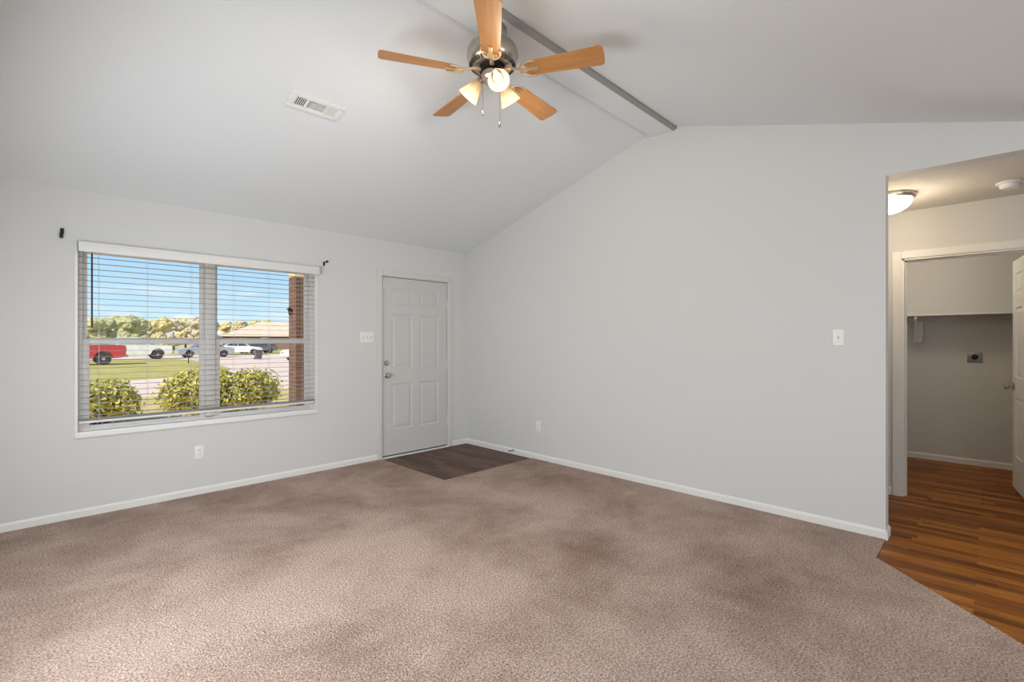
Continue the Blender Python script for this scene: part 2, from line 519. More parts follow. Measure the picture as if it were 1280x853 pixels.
# floors
g = MB()
g.prism([(XL - 0.05, 0.02), (DX0 + 0.0, 0.02), (DX0, -1.169), (-0.001, -1.169), (-0.001, YE), (-0.386, YE), (-2.62, -6.594), (-2.62, -8.55), (XL - 0.05, -8.55)], 'z', -0.12, 0.0)
struct(g.build('floor', M['carpet'], smooth=0))
g = MB().prism([(DX0, 0.10), (0.02, 0.10), (0.02, -1.175), (DX0, -1.175)], 'z', -0.12, -0.006)
struct(g.build('floor.001', M['entry_wood'], smooth=0))
g = MB().prism([(0.0, YE), (0.08, -0.9), (3.4, -0.9), (3.4, -8.55), (-2.65, -8.55), (-2.62, -6.594), (-0.386, YE)], 'z', -0.12, -0.006)
struct(g.build('floor.002', M['hall_wood'], smooth=0))

# hall and laundry closet
HX = 1.235
HX2 = HX + IW
CX = 3.10
OY0, OY1, OZ = -4.318, -5.15, 2.030            # closet opening
g = MB()
g.box(HX, HX2, OY0, -0.9, -0.1, ZH + 0.05)
g.box(HX, HX2, OY1, OY0, OZ, ZH + 0.05)
g.box(HX, HX2, -8.55, OY1, -0.1, ZH + 0.05)
struct(g.build('wall_hall', M['wall'], smooth=0))
g = MB().box(CX, CX + IW, -6.0, -3.4, -0.1, ZH + 0.05)
struct(g.build('wall_closet_back', M['wall'], smooth=0))
g = MB().box(HX2, CX, -3.7, -3.6, -0.1, ZH + 0.05)
struct(g.build('wall_closet_left', M['wall'], smooth=0))
g = MB().box(HX2, CX, -5.75, -5.65, -0.1, ZH + 0.05)
struct(g.build('wall_closet_right', M['wall'], smooth=0))
g = MB().box(IW, HX, -1.0, -0.9, -0.1, ZH + 0.05)
struct(g.build('wall_hall_end', M['wall'], smooth=0))
g = MB().box(IW, HX, -7.1, -7.0, -0.1, ZH + 0.05)
struct(g.build('wall_hall_start', M['wall'], smooth=0))
M['hall_ceiling'] = mat('hall_ceiling_texture', srgb(222, 220, 216), 0.9, spec=0.1, bump=0.9, bump_scale=75, bump_dist=0.008, bump_detail=4)
g = MB().box(IW - 0.001, CX + 0.1, -7.1, -0.9, ZH, ZH + 0.1)
struct(g.build('ceiling.001', M['hall_ceiling'], smooth=0))

# baseboards
def base_run(g, p, q, nrm, h=0.060, t=0.012):
    """a moulded strip along p->q whose face looks along nrm"""
    p, q, nrm = Vector((*p, 0)), Vector((*q, 0)), Vector((*nrm, 0))
    prof = [(0, -0.01), (t, -0.01), (t, h - 0.016), (t * 0.6, h - 0.006), (t * 0.25, h), (0, h)]
    A = [g.bm.verts.new(p + nrm * a + Vector((0, 0, z))) for a, z in prof]
    B = [g.bm.verts.new(q + nrm * a + Vector((0, 0, z))) for a, z in prof]
    fs = [g.bm.faces.new(A), g.bm.faces.new(list(reversed(B)))]
    for i in range(len(prof)):
        j = (i + 1) % len(prof)
        fs.append(g.bm.faces.new((A[i], B[i], B[j], A[j])))
    bmesh.ops.recalc_face_normals(g.bm, faces=fs)
g = MB()
base_run(g, (XL, 0), (-1.290, 0), (0, -1))
base_run(g, (-0.232, 0), (0, 0), (0, -1))
struct(g.build('baseboard_front', M['trim'], smooth=0))
g = MB()
base_run(g, (0, 0), (0, YE), (-1, 0))
base_run(g, (-0.0125, YE), (IW + 0.0125, YE), (0, -1), 0.0605)
base_run(g, (IW, YE + 0.0005), (IW, -1.0), (1, 0))
struct(g.build('baseboard_right', M['trim'], smooth=0))
g = MB()
base_run(g, (XL, 0), (XL, -8.5), (1, 0))
struct(g.build('baseboard_left', M['trim'], smooth=0))
g = MB()
base_run(g, (HX, -1.0), (HX, OY0 + 0.07), (-1, 0))
struct(g.build('baseboard_hall', M['trim'], smooth=0))
g = MB()
base_run(g, (CX, -3.7), (CX, -5.65), (-1, 0))
struct(g.build('baseboard_closet', M['trim'], smooth=0))

# ------------------------------------------------------------------ doors
def six_panel(g, W, Hd, Td, cols, rows):
    """door slab in local x (width), z (height); faces at y=0 and y=Td, panels pressed into both"""
    xs = [0, cols[0][0], cols[0][1], cols[1][0], cols[1][1], W]
    zs = [0]
    for a, b in rows: zs += [a, b]
    zs.append(Hd)
    for y, s in ((0.0, 1), (Td, -1)):
        for i in range(5):
            for j in range(7):
                x0, x1, z0, z1 = xs[i], xs[i + 1], zs[j], zs[j + 1]
                if i in (1, 3) and j in (1, 3, 5):
                    rings = [(0, 0), (0.010, 0.007), (0.022, 0.008), (0.046, 0.002)]
                    P = []
                    for ins, dep in rings:
                        yy = y + s * dep
                        P.append([g.bm.verts.new(g.xf @ Vector(c)) for c in ((x0 + ins, yy, z0 + ins), (x1 - ins, yy, z0 + ins), (x1 - ins, yy, z1 - ins), (x0 + ins, yy, z1 - ins))])
                    for a, b in zip(P[:-1], P[1:]):
                        for k in range(4):
                            f = (a[k], a[(k + 1) % 4], b[(k + 1) % 4], b[k])
                            g.bm.faces.new(f if s > 0 else tuple(reversed(f)))
                    g.bm.faces.new(P[-1] if s > 0 else list(reversed(P[-1])))
                else:
                    q = [(x0, y, z0), (x1, y, z0), (x1, y, z1), (x0, y, z1)]
                    g.quad(q if s > 0 else list(reversed(q)))
    g.quad([(0, 0, 0), (0, 0, Hd), (0, Td, Hd), (0, Td, 0)])
    g.quad([(W, 0, 0), (W, Td, 0), (W, Td, Hd), (W, 0, Hd)])
    g.quad([(0, 0, Hd), (W, 0, Hd), (W, Td, Hd), (0, Td, Hd)])
    g.quad([(0, 0, 0), (0, Td, 0), (W, Td, 0), (W, 0, 0)])

KNOB = [(0.0, 0.0), (0.033, 0.0), (0.033, 0.004), (0.028, 0.008), (0.013, 0.011), (0.011, 0.026), (0.016, 0.032), (0.025, 0.038), (0.0285, 0.048), (0.027, 0.058), (0.020, 0.064), (0.0, 0.066)]
def to_dir(loc, d):
    return Matrix.Translation(loc) @ Vector(d).to_track_quat('Z', 'Y').to_matrix().to_4x4()

# front door
d1 = bpy.data.objects.new('door_1', None)
d1.location = (-1.219, 0.020, 0.020)
COL.objects.link(d1)
struct(d1, 'closed white six-panel front door beside the entry floor', 'door')
ROWS = [(0.288, 0.815), (0.989, 1.611), (1.725, 1.913)]
g = MB()
six_panel(g, 0.914, 2.032, 0.044, [(0.128, 0.405), (0.509, 0.786)], ROWS)
g.build('door_slab', M['door'], d1, smooth=0)
g = MB().lathe(KNOB, 24, to_dir((0.062, 0, 0.914), (0, -1, 0)))
g.build('door_knob', M['nickel'], d1)['label'] = 'round nickel door knob'
g = MB().lathe([(0, 0), (0.031, 0), (0.031, 0.006), (0.026, 0.012), (0.012, 0.014), (0, 0.014)], 24, to_dir((0.060, 0, 1.053), (0, -1, 0)))
g.box(0.055, 0.065, -0.030, -0.012, 1.037, 1.069, 0.003)
g.build('deadbolt', M['nickel'], d1)['label'] = 'nickel deadbolt with thumb turn'
for z in (0.30, 1.00, 1.76):
    g = MB().tube((0.922, -0.010, z - 0.05), (0.922, -0.010, z + 0.05), 0.007, n=10)
    g.tube((0.922, -0.010, z - 0.056), (0.922, -0.010, z - 0.05), 0.004, 0.006, n=10)
    g.tube((0.922, -0.010, z + 0.05), (0.922, -0.010, z + 0.056), 0.006, 0.004, n=10)
    g.box(0.905, 0.921, -0.0025, 0.0, z - 0.05, z + 0.05)
    g.build('hinge', M['jamb'], d1)
g = MB().box(0.010, 0.030, -0.014, 0, 1.905, 1.972, 0.003)
g.build('contact_sensor', M['plastic'], d1)['label'] = 'small white contact sensor at the top corner'
g = MB().box(0.0, 0.914, 0.004, 0.040, -0.012, 0.0)
g.build('door_sweep', M['shadow_gap'], d1, smooth=0)['label'] = 'dark door sweep'

# front door frame
g = MB()
g.box(DX0, -1.224, -0.002, WT, -0.02, DZ1)
g.box(-0.300, DX1, -0.002, WT, -0.02, DZ1)
g.box(-1.224, -0.300, -0.002, WT, 2.057, DZ1)
g.box(-1.224, -0.300, 0.066, 0.10, 0.0, 2.057)
struct(g.build('trim_2', M['jamb'], smooth=0))
g = MB()
def casing(g, x0, x1, ztop, y, w=0.057, t=0.015):
    for a, b in ((x0 - w, x0), (x1, x1 + w)):
        g.box(a, b, y - t, y, -0.005, ztop + w, 0.004)
    g.box(x0, x1, y - t, y, ztop, ztop + w, 0.004)
casing(g, -1.232, -0.292, 2.063, 0.0)
struct(g.build('trim_3', M['jamb'], smooth=0))
g = MB().box(-1.226, -0.298, -0.012, 0.10, -0.02, 0.006, 0.004)
struct(g.build('trim_4', M['trim'], smooth=0))
g = MB()
g.box(-1.226, -1.2215, 0.024, 0.060, 0.006, 2.058)
g.box(-0.3025, -0.298, 0.024, 0.060, 0.006, 2.058)
g.box(-1.226, -0.298, 0.024, 0.060, 2.0545, 2.0585)
struct(g.build('trim_5', M['shadow_gap'], smooth=0))

# closet door, swung open into the laundry closet
d2 = bpy.data.objects.new('door_2', None)
d2.location = (1.392, -5.105, 0.010)
d2.rotation_euler = (0, 0, 0.125)
COL.objects.link(d2)
struct(d2, 'white six-panel closet door standing open at right edge', 'door')
W2 = 0.86
g = MB(Matrix.Translation((0, -0.035, 0)))
six_panel(g, W2, 2.030, 0.035, [(0.115, 0.380), (0.480, 0.745)], ROWS)
g.build('door_slab', M['trim'], d2, smooth=0)
for s, yy in ((1, 0.0), (-1, -0.035)):
    g = MB().lathe(KNOB, 24, to_dir((W2 - 0.06, yy, 0.905), (0, s, 0)))
    g.build('door_knob', M['nickel'], d2)['label'] = 'nickel knob'
for z in (0.25, 1.0, 1.78):
    g = MB().tube((-0.006, 0.004, z - 0.045), (-0.006, 0.004, z + 0.045), 0.006, n=10)
    g.build('hinge', M['nickel'], d2)

# closet door frame
g = MB()
for xa in (HX - 0.014, HX2):
    g.box(xa, xa + 0.014, OY0 + 0.006, OY0 + 0.066, -0.01, OZ + 0.060, 0.004)
    g.box(xa, xa + 0.014, OY1 - 0.066, OY1 - 0.006, -0.01, OZ + 0.060, 0.004)
    g.box(xa, xa + 0.014, OY1 - 0.006, OY0 + 0.006, OZ - 0.004, OZ + 0.060, 0.004)
g.box(HX - 0.002, HX2 + 0.002, OY0 - 0.016, OY0 + 0.008, -0.01, OZ)
g.box(HX - 0.002, HX2 + 0.002, OY1 - 0.008, OY1 + 0.016, -0.01, OZ)
g.box(HX - 0.002, HX2 + 0.002, OY1, OY0, OZ - 0.018, OZ + 0.002)
g.box(HX + 0.045, HX + 0.075, OY0 - 0.027, OY0 - 0.016, -0.01, OZ - 0.018)
g.box(HX + 0.045, HX + 0.075, OY1, OY0, OZ - 0.029, OZ - 0.018)
struct(g.build('trim_6', M['trim'], smooth=0))

# ------------------------------------------------------------------ window
w1 = bpy.data.objects.new('window_1', None)
w1.location = (0, 0, 0)
COL.objects.link(w1)
struct(w1, 'double window with white frame looking onto the street', 'window')
g = MB()                                          # thin white liner round the recess
rect_frame(g, WX0 - 0.004, WX1 + 0.004, WZ0 + 0.038, WZ1 + 0.004, -0.010, 0.13, 0.020, 0.020, 0.020, 0, 0.003)
g.build('window_liner', M['trim'], w1, smooth=0)
g = MB().box(WX0 - 0.002, WX1 + 0.002, -0.006, 0.13, WZ0 + 0.004, WZ0 + 0.038, 0.003)
g.box(WX0 - 0.006, WX1 + 0.006, -0.020, 0.01, WZ0 - 0.006, WZ0 + 0.008, 0.004)
g.build('window_sill', M['trim'], w1)
FX0, FX1, FZ0, FZ1 = WX0 + 0.016, WX1 - 0.016, WZ0 + 0.038, WZ1 - 0.016
MX0, MX1 = -2.962, -2.826
g = MB()                                          # outer frame and centre mullion
rect_frame(g, FX0, FX1, FZ0, FZ1, 0.055, 0.155, 0.030, 0.030, 0.025, 0.014, 0.003)
g.box(MX0 + 0.030, MX1 - 0.030, 0.050, 0.154, FZ0 + 0.025, FZ1 - 0.023, 0.003)
g.build('window_frame', M['vinyl'], w1)
def sash(x0, x1, z0, z1, y0, y1, st, top, bot, name):
    s = MB()
    rect_frame(s, x0, x1, z0, z1, y0, y1, st, st, top, bot, 0.003)
    o = s.build(name, M['vinyl'], w1)
    ym = (y0 + y1) / 2
    q = MB().box(x0 + st - 0.004, x1 - st + 0.004, ym - 0.002, ym + 0.002, z0 + bot - 0.004, z1 - top + 0.004)
    q.build('pane', M['glass'], o, smooth=0)
    return o
for xa, xb in ((FX0 + 0.028, MX0 + 0.034), (MX1 - 0.034, FX1 - 0.028)):
    sash(xa, xb, 1.300, FZ1 - 0.022, 0.112, 0.142, 0.034, 0.03, 0.050, 'upper_sash')
    o = sash(xa - 0.002, xb + 0.002, FZ0 + 0.011, 1.345, 0.072, 0.104, 0.046, 0.045, 0.024, 'lower_sash')
    xm = (xa + xb) / 2
    q = MB().box(xm - 0.03, xm + 0.03, 0.076, 0.104, 1.345, 1.357, 0.003)
    q.build('sash_lock', M['vinyl'], o)

# ------------------------------------------------------------------ blind
BX0, BX1 = -3.768, -1.990
bl = thing('window_blind', 'white horizontal slat blind with open slats hanging over the window', 'blind', (-2.87, -0.02, 0.70))
off = Vector((2.87, 0.02, -0.70))
XO = Matrix.Translation(off)
g = MB(XO).box(-3.783, -1.950, -0.052, -0.040, 1.994, 2.070, 0.003)
g.box(-3.783, -3.773, -0.052, -0.012, 1.994, 2.070, 0.002)
g.box(-1.960, -1.950, -0.052, -0.012, 1.994, 2.070, 0.002)
g.build('valance', M['blind'], bl)
g = MB(XO).box(BX0, BX1, -0.036, 0.022, 2.012, 2.052, 0.002)
g.build('head_rail', M['blind'], bl)
g = MB(XO)
z = 0.760
k = 0
SY0, SY1 = -0.002, 0.040
while z < 2.00:
    n = 4
    prof = []
    for i in range(n + 1):
        t = i / n
        prof.append((SY0 + t * (SY1 - SY0), z + 0.0010 * math.sin(math.pi * t)))
    poly = prof + [(a, b - 0.0018) for a, b in reversed(prof)]
    g.prism(poly, 'x', BX0, BX1)
    z += 0.0445
for i in range(3):                                   # slats resting on the bottom rail
    g.box(BX0, BX1, SY0, SY1, 0.7195 + i * 0.006, 0.7225 + i * 0.006)
g.build('slats', M['slat'], bl, smooth=0)
g = MB(XO).box(BX0, BX1, SY0 - 0.002, SY1 + 0.002, 0.700, 0.7185, 0.004)
g.build('bottom_rail', M['blind'], bl)
for x in (-3.652, -3.349, -3.045, -2.718, -2.418, -2.098):
    g = MB(XO)
    for y in (SY0 - 0.002, SY1 + 0.002):
        g.tube((x, y, 0.705), (x, y, 2.02), 0.0010, n=5)
    g.build('ladder_cord', M['cord'], bl)
g = MB(XO).tube((-3.696, -0.030, 1.424), (-3.696, -0.030, 1.985), 0.0055, n=8)
g.tube((-3.696, -0.030, 1.985), (-3.696, -0.022, 2.02), 0.003, n=8)
g.build('tilt_wand', M['wand'], bl)['label'] = 'dark maroon tilt wand'

# ------------------------------------------------------------------ curtain rod brackets
def bracket(x, z, label, arm):
    b = thing('curtain_rod_bracket', label, 'bracket', (x, 0, z), group=None)
    hz = 0.022 if arm else 0.034
    g = MB().box(-0.009, 0.009, -0.006, 0.0, -hz, hz, 0.002)
    g.build('wall_plate', M['dark_metal'], b)
    g = MB()
    if arm:
        g.tube((0, -0.004, 0.012), (0, -0.075, 0.012), 0.006, n=10)
        g.lathe([(0, -0.012), (0.010, -0.010), (0.013, 0), (0.010, 0.010), (0, 0.012)], 12, Matrix.Translation((0.0, -0.078, 0.014)))
    else:
        g.box(-0.008, 0.012, -0.030, -0.004, -0.002, 0.034, 0.003)
        g.box(-0.012, 0.006, -0.030, -0.004, -0.036, 0.000, 0.003)
    g.build('arm', M['dark_metal'], b)
    return b
bracket(-3.863, 2.117, 'small black curtain bracket left of the blind', False)
bracket(-1.893, 2.116, 'small black curtain bracket at right end of the blind', True)

# ------------------------------------------------------------------ switches and outlets
def plate_local(loc, face):
    """empty whose local -y looks into the room"""
    rz = {'front': 0.0, 'right': R(-90)}[face]
    return loc, rz
def switch_plate(name, label, loc, rz, gangs):
    b = thing(name, label, 'light switch', loc, rz)
    w = 0.070 + 0.046 * (gangs - 1)
    MB().box(-w / 2, w / 2, -0.006, 0.0, -0.058, 0.058, 0.003).build('cover_plate', M['plastic'], b)
    for i in range(gangs):
        x = (i - (gangs - 1) / 2) * 0.046
        g = MB().box(x - 0.005, x + 0.005, -0.0085, -0.005, -0.012, 0.012)
        g.box(x - 0.004, x + 0.004, -0.018, -0.006, 0.001, 0.010, 0.0015)
        g.build('toggle', M['cord'], b)
        for zz in (-0.030, 0.030):
            MB().lathe([(0, 0), (0.003, 0), (0.002, 0.001), (0, 0.001)], 8, to_dir((x, -0.006, zz), (0, -1, 0))).build('screw', M['cord'], b)
    return b
def outlet(name, label, loc, rz):
    b = thing(name, label, 'wall outlet', loc, rz)
    MB().box(-0.036, 0.036, -0.006, 0.0, -0.058, 0.058, 0.003).build('cover_plate', M['plastic'], b)
    for zz in (-0.0195, 0.0195):
        o = MB().lathe([(0, 0), (0.0165, 0), (0.016, 0.002), (0, 0.002)], 20, to_dir((0, -0.006, zz), (0, -1, 0))).build('socket', M['plastic'], b)
        g = MB()
        for xx in (-0.006, 0.006):
            g.box(xx - 0.0012, xx + 0.0012, -0.0086, -0.0078, zz - 0.001, zz + 0.008)
        g.tube((0, -0.0086, zz - 0.008), (0, -0.0078, zz - 0.008), 0.0025, n=8)
        g.build('slots', M['dark_slot'], o, smooth=0)
    return b
switch_plate('wall_switch', 'white three-toggle switch plate left of the front door', (-1.412, 0, 1.363), 0, 3)
switch_plate('wall_switch', 'white single toggle switch plate on the long right wall', (0, -4.093, 1.348), R(-90), 1)
outlet('wall_outlet', 'white outlet on the wall under the window', (-2.991, 0, 0.363), 0)
outlet('wall_outlet', 'white outlet low on the right wall near the entry floor', (0, -1.256, 0.370), R(-90))

# door stop on the baseboard
b = thing('door_stop', 'small metal door stop on the baseboard beside the entry floor', 'door stop', (-0.012, -0.873, 0.042))
g = MB().tube((0, 0, 0), (-0.006, 0, 0), 0.012, 0.010, n=12)
for i in range(9):
    g.tube((-0.006 - i * 0.006, 0, 0), (-0.010 - i * 0.006, 0, 0), 0.0065, 0.0065, n=10)
g.tube((-0.006, 0, 0), (-0.060, 0, 0), 0.005, n=10)
g.build('spring', M['steel'], b)
MB().tube((-0.058, 0, 0), (-0.072, 0, 0), 0.009, 0.007, n=12).build('rubber_tip', M['dark_slot'], b)

# ------------------------------------------------------------------ ceiling register
ang = math.atan(SL)
vent = thing('ceiling_vent', 'white rectangular air register on the sloped ceiling', 'air vent', (-2.656, -1.592, H + SL * 1.592))
vent.rotation_euler = (-ang, 0, 0)
VW, VD = 0.182, 0.074
g = MB()
for x0, x1, y0, y1 in ((-VW, VW, 0.040, VD), (-VW, VW, -VD, -0.040), (-VW, -0.140, -0.042, 0.042), (0.140, VW, -0.042, 0.042), (-0.072, -0.060, -0.042, 0.042), (0.060, 0.072, -0.042, 0.042)):
    g.box(x0, x1, y0, y1, -0.010, -0.001, 0.002)
g.build('frame', M['plastic'], vent)
MB().box(-0.145, 0.145, -0.045, 0.045, -0.0015, 0.0).build('duct_opening', M['dark_slot'], vent, smooth=0)
g = MB()
for i in range(6):
    x = -0.134 + i * 0.0125
    g.box(-0.0022, 0.0022, -0.041, 0.041, -0.006, 0.004, M=Matrix.Translation((x, 0, -0.004)) @ Matrix.Rotation(R(22), 4, 'Y'))
for i in range(6):
    x = 0.076 + i * 0.0125
    g.box(-0.0022, 0.0022, -0.041, 0.041, -0.006, 0.004, M=Matrix.Translation((x, 0, -0.004)) @ Matrix.Rotation(R(-34), 4, 'Y'))
for i in range(9):
    y = -0.036 + i * 0.009
    g.box(-0.062, 0.062, -0.0010, 0.0010, -0.006, 0.006, M=Matrix.Translation((0, y, -0.005)) @ Matrix.Rotation(R(-58), 4, 'X'))
g.build('louvers', M['plastic'], vent, smooth=0)

# ------------------------------------------------------------------ ceiling fan
FX, FY = -2.083, -2.742
fan = thing('ceiling_fan', 'five-blade ceiling fan with oak blades and three lit glass shades under the ridge beam', 'ceiling fan', (FX, FY, 3.192))
ZO = 3.192
XF = Matrix.Translation((0, 0, -ZO))
g = MB(XF).lathe([(0.0, 3.192), (0.085, 3.192), (0.088, 3.176), (0.080, 3.150), (0.072, 3.138), (0.0, 3.138)], 36)
g.build('canopy', M['nickel'], fan)
g = MB(XF).lathe([(0.0, 3.150), (0.060, 3.150), (0.080, 3.120), (0.110, 3.098), (0.140, 3.078), (0.153, 3.050), (0.155, 3.020), (0.148, 2.992), (0.132, 2.970), (0.112, 2.957), (0.0, 2.955)], 48)
mo = g.build('motor_housing', M['nickel'], fan)
g = MB(XF)
for i in range(40):                                 # vent slots round the lower housing
    a = 2 * math.pi * i / 40
    g.box(0.118, 0.140, -0.0028, 0.0028, -0.004, 0.004, M=Matrix.Rotation(a, 4, 'Z') @ Matrix.Translation((0, 0, 2.9665)) @ Matrix.Translation((0.129, 0, 0)) @ Matrix.Rotation(R(-36), 4, 'Y') @ Matrix.Translation((-0.129, 0, 0)))
g.build('vent_slots', M['dark_slot'], mo, smooth=0)
g = MB(XF).lathe([(0.0, 2.958), (0.078, 2.958), (0.078, 2.936), (0.060, 2.930), (0.0, 2.930)], 36)
g.build('flywheel', M['dark_metal'], fan)
g = MB(XF).lathe([(0.0, 2.932), (0.056, 2.932), (0.066, 2.922), (0.068, 2.892), (0.058, 2.878), (0.036, 2.868), (0.030, 2.856), (0.012, 2.848), (0.0, 2.846)], 36)
g.build('switch_housing', M['nickel'], fan)

ZBL = 2.920
BP = R(13)
for k in range(5):
    a = R(153.06) - k * 2 * math.pi / 5
    RM = Matrix.Rotation(a, 4, 'Z')
    PM = Matrix.Translation((0, 0, ZBL)) @ Matrix.Rotation(-BP, 4, 'X')       # clockwise edge raised
    pts = []
    r0, r1, h0, h1 = 0.205, 0.660, 0.054, 0.070
    pts += [(r0, -h0 * 0.55), (r0 + 0.02, -h0 * 0.9), (r0 + 0.05, -h0)]
    pts += [(r0 + 0.05 + t * (r1 - 0.022 - r0 - 0.05), -(h0 + t * (h1 - h0))) for t in (0.5, 1.0)]
    pts += [(r1 - 0.008, -h1 * 0.93), (r1, -h1 * 0.72), (r1 + 0.003, 0)]
    pts += [(x, -y) for x, y in reversed(pts[:-1])]
    bo = bpy.data.objects.new('tmp', None)
    bpy.data.objects.remove(bo)
    g = MB().prism(pts, 'z', -0.003, 0.003)
    ob = g.build('blade', M['blade'], fan, smooth=0)
    ob.matrix_local = Matrix.Translation((0, 0, -ZO)) @ RM @ PM
    # ornate blade iron: stem, fork and medallion under the blade root
    g = MB(XF @ RM)
    g.box(0.070, 0.125, -0.013, 0.013, 2.934, 2.941, 0.002)
    g.tube((0.118, 0, 2.938), (0.185, 0, 2.914), 0.009, 0.007, n=10)
    X2 = PM @ Matrix.Translation((0, 0, -0.006))
    for s in (-1, 1):
        prev = None
        for i in range(9):
            t = i / 8
            an = math.pi * (0.5 + t) * 0.95
            p = X2 @ Vector((0.222 - 0.046 * math.cos(R(170) * t), s * (0.012 + 0.044 * math.sin(R(120) * t)), -0.001))
            if prev is not None: g.tube(prev, p, 0.0058, 0.0058, n=8)
            prev = p
    g.lathe([(0, -0.004), (0.020, -0.003), (0.024, 0.0), (0.020, 0.004), (0, 0.004)], 16, X2 @ Matrix.Translation((0.200, 0, 0)))
    g.box(0.196, 0.285, -0.012, 0.012, -0.004, 0.003, 0.002, M=X2)
    for xx, yy in ((0.276, 0), (0.222, 0.030), (0.222, -0.030)):
        g.lathe([(0, -0.004), (0.005, -0.003), (0.006, 0.001), (0, 0.001)], 10, X2 @ Matrix.Translation((xx, yy, -0.003)))
    g.build('blade_iron', M['iron'], fan)

TULIP = [(0.020, 0.000), (0.027, 0.004), (0.030, 0.014), (0.034, 0.030), (0.042, 0.052), (0.051, 0.076), (0.059, 0.098), (0.064, 0.112)]
for k, adeg in enumerate((-120, 0, 120)):
    a = R(adeg)
    u = Vector((math.cos(a), math.sin(a), 0))
    axis = (u * 0.66 + Vector((0, 0, -0.75))).normalized()
    root = u * 0.052 + Vector((0, 0, 2.902))
    sock = u * 0.078 + Vector((0, 0, 2.893))
    g = MB(XF).tube(root, sock, 0.010, 0.010, n=12)
    Ms = XF @ to_dir(sock - axis * 0.006, axis)
    arm = g
    arm.xf = Matrix.Identity(4)
    arm.lathe([(0, -0.012), (0.016, -0.010), (0.022, 0.000), (0.024, 0.014), (0.018, 0.022), (0.0, 0.022)], 20, Ms)
    lt = arm.build('light_arm', M['nickel'], fan)
    sp = XF @ to_dir(sock + axis * 0.008, axis)
    g = MB()
    g.lathe(TULIP + [(r - 0.003, z) for r, z in reversed(TULIP)], 28, sp, cap=False)
    g.build('glass_shade', M['tulip'], lt)
    g = MB().lathe([(0.0, 0.016), (0.012, 0.018), (0.013, 0.034), (0.020, 0.050), (0.025, 0.066), (0.022, 0.082), (0.012, 0.092), (0, 0.094)], 18, sp)
    g.build('bulb', M['bulb'], lt)
    lamp = bpy.data.lights.new('fan_bulb_beam', 'SPOT')
    lamp.energy = 14
    lamp.spot_size = R(165)
    lamp.spot_blend = 0.6
    lamp.color = (1.0, 0.91, 0.80)
    lamp.shadow_soft_size = 0.03
    lo = bpy.data.objects.new('fan_bulb_beam', lamp)
    lo.location = Vector((FX, FY, 0)) + sock + axis * 0.128
    lo.rotation_euler = axis.to_track_quat('-Z', 'Y').to_euler()
    COL.objects.link(lo)
    lamp = bpy.data.lights.new('fan_bulb_light', 'POINT')
    lamp.energy = 2.4
    lamp.color = (1.0, 0.86, 0.68)
    lamp.shadow_soft_size = 0.03
    lo = bpy.data.objects.new('fan_bulb_light', lamp)
    lo.location = Vector((FX, FY, 0)) + sock + axis * 0.125
    COL.objects.link(lo)
for dx, dy, zb in ((-0.050, 0.030, 2.664), (0.020, -0.040, 2.597)):
    g = MB(XF).tube((dx, dy, zb + 0.03), (dx, dy, 2.868), 0.0016, n=6)
    pc = g.build('pull_chain', M['nickel'], fan)
    g = MB(XF).lathe([(0, 0), (0.005, 0.002), (0.0065, 0.010), (0.004, 0.026), (0.002, 0.034), (0, 0.034)], 12, Matrix.Translation((dx, dy, zb)))
    g.build('pull_fob', M['nickel'], pc)

# ------------------------------------------------------------------ hall ceiling light and smoke detector
HLX, HLY = 0.605, -4.300
hl = thing('hall_ceiling_light', 'lit flush dome light on the hall ceiling behind the wall end', 'ceiling light', (HLX, HLY, ZH))
MB().lathe([(0, 0), (0.168, 0), (0.170, -0.010), (0.166, -0.022), (0.150, -0.032), (0.0, -0.032)], 40).build('light_base', M['nickel'], hl)
g = MB().lathe([(0.150, -0.030)] + [(0.148 * math.cos(R(t)), -0.034 - 0.100 * math.sin(R(t))) for t in range(0, 90, 10)] + [(0, -0.134)], 40, cap=False)
g.build('glass_dome', M['dome'], hl)
lamp = bpy.data.lights.new('hall_light', 'POINT')
lamp.energy = 10
lamp.color = (1.0, 0.80, 0.55)
lamp.shadow_soft_size = 0.12
lo = bpy.data.objects.new('hall_light', lamp)
lo.location = (HLX, HLY, ZH - 0.26)
COL.objects.link(lo)

sd = thing('smoke_detector', 'round white smoke detector on the hall ceiling', 'smoke detector', (0.775, -4.955, ZH))
MB().lathe([(0, 0), (0.072, 0), (0.073, -0.010), (0.066, -0.014), (0.0, -0.014)], 32).build('base_plate', M['plastic'], sd)
MB().lathe([(0, -0.012), (0.056, -0.012), (0.056, -0.030), (0.048, -0.042), (0.030, -0.046), (0, -0.046)], 32).build('cover', M['plastic'], sd)

# ------------------------------------------------------------------ closet fittings
cs = thing('closet_shelf', 'long white shelf across the back of the laundry closet', 'shelf', (2.92, -4.67, 1.600))
XO = Matrix.Translation((-2.92, 4.67, -1.600))
MB(XO).box(2.755, CX - 0.001, -5.649, -3.701, 1.595, 1.613, 0.002).build('shelf_board', M['trim'], cs)
MB(XO).box(CX - 0.019, CX - 0.001, -5.649, -3.701, 1.545, 1.595, 0.002).build('wall_cleat', M['wall'], cs)
g = MB(XO).box(CX - 0.045, CX - 0.001, -4.312, -4.232, 1.305, 1.545, 0.003)
br = g.build('shelf_bracket', M['trim'], cs)
g = MB(XO).tube((2.80, -4.27, 1.592), (CX - 0.04, -4.27, 1.36), 0.006, n=8)
g.tube((2.79, -4.27, 1.592), (CX - 0.04, -4.27, 1.590), 0.005, n=8)
g.box(2.770, 2.792, -4.285, -4.262, 1.560, 1.596, 0.004)
g.build('rod_hook', M['plastic'], br)['label'] = 'small white hook under the shelf edge'

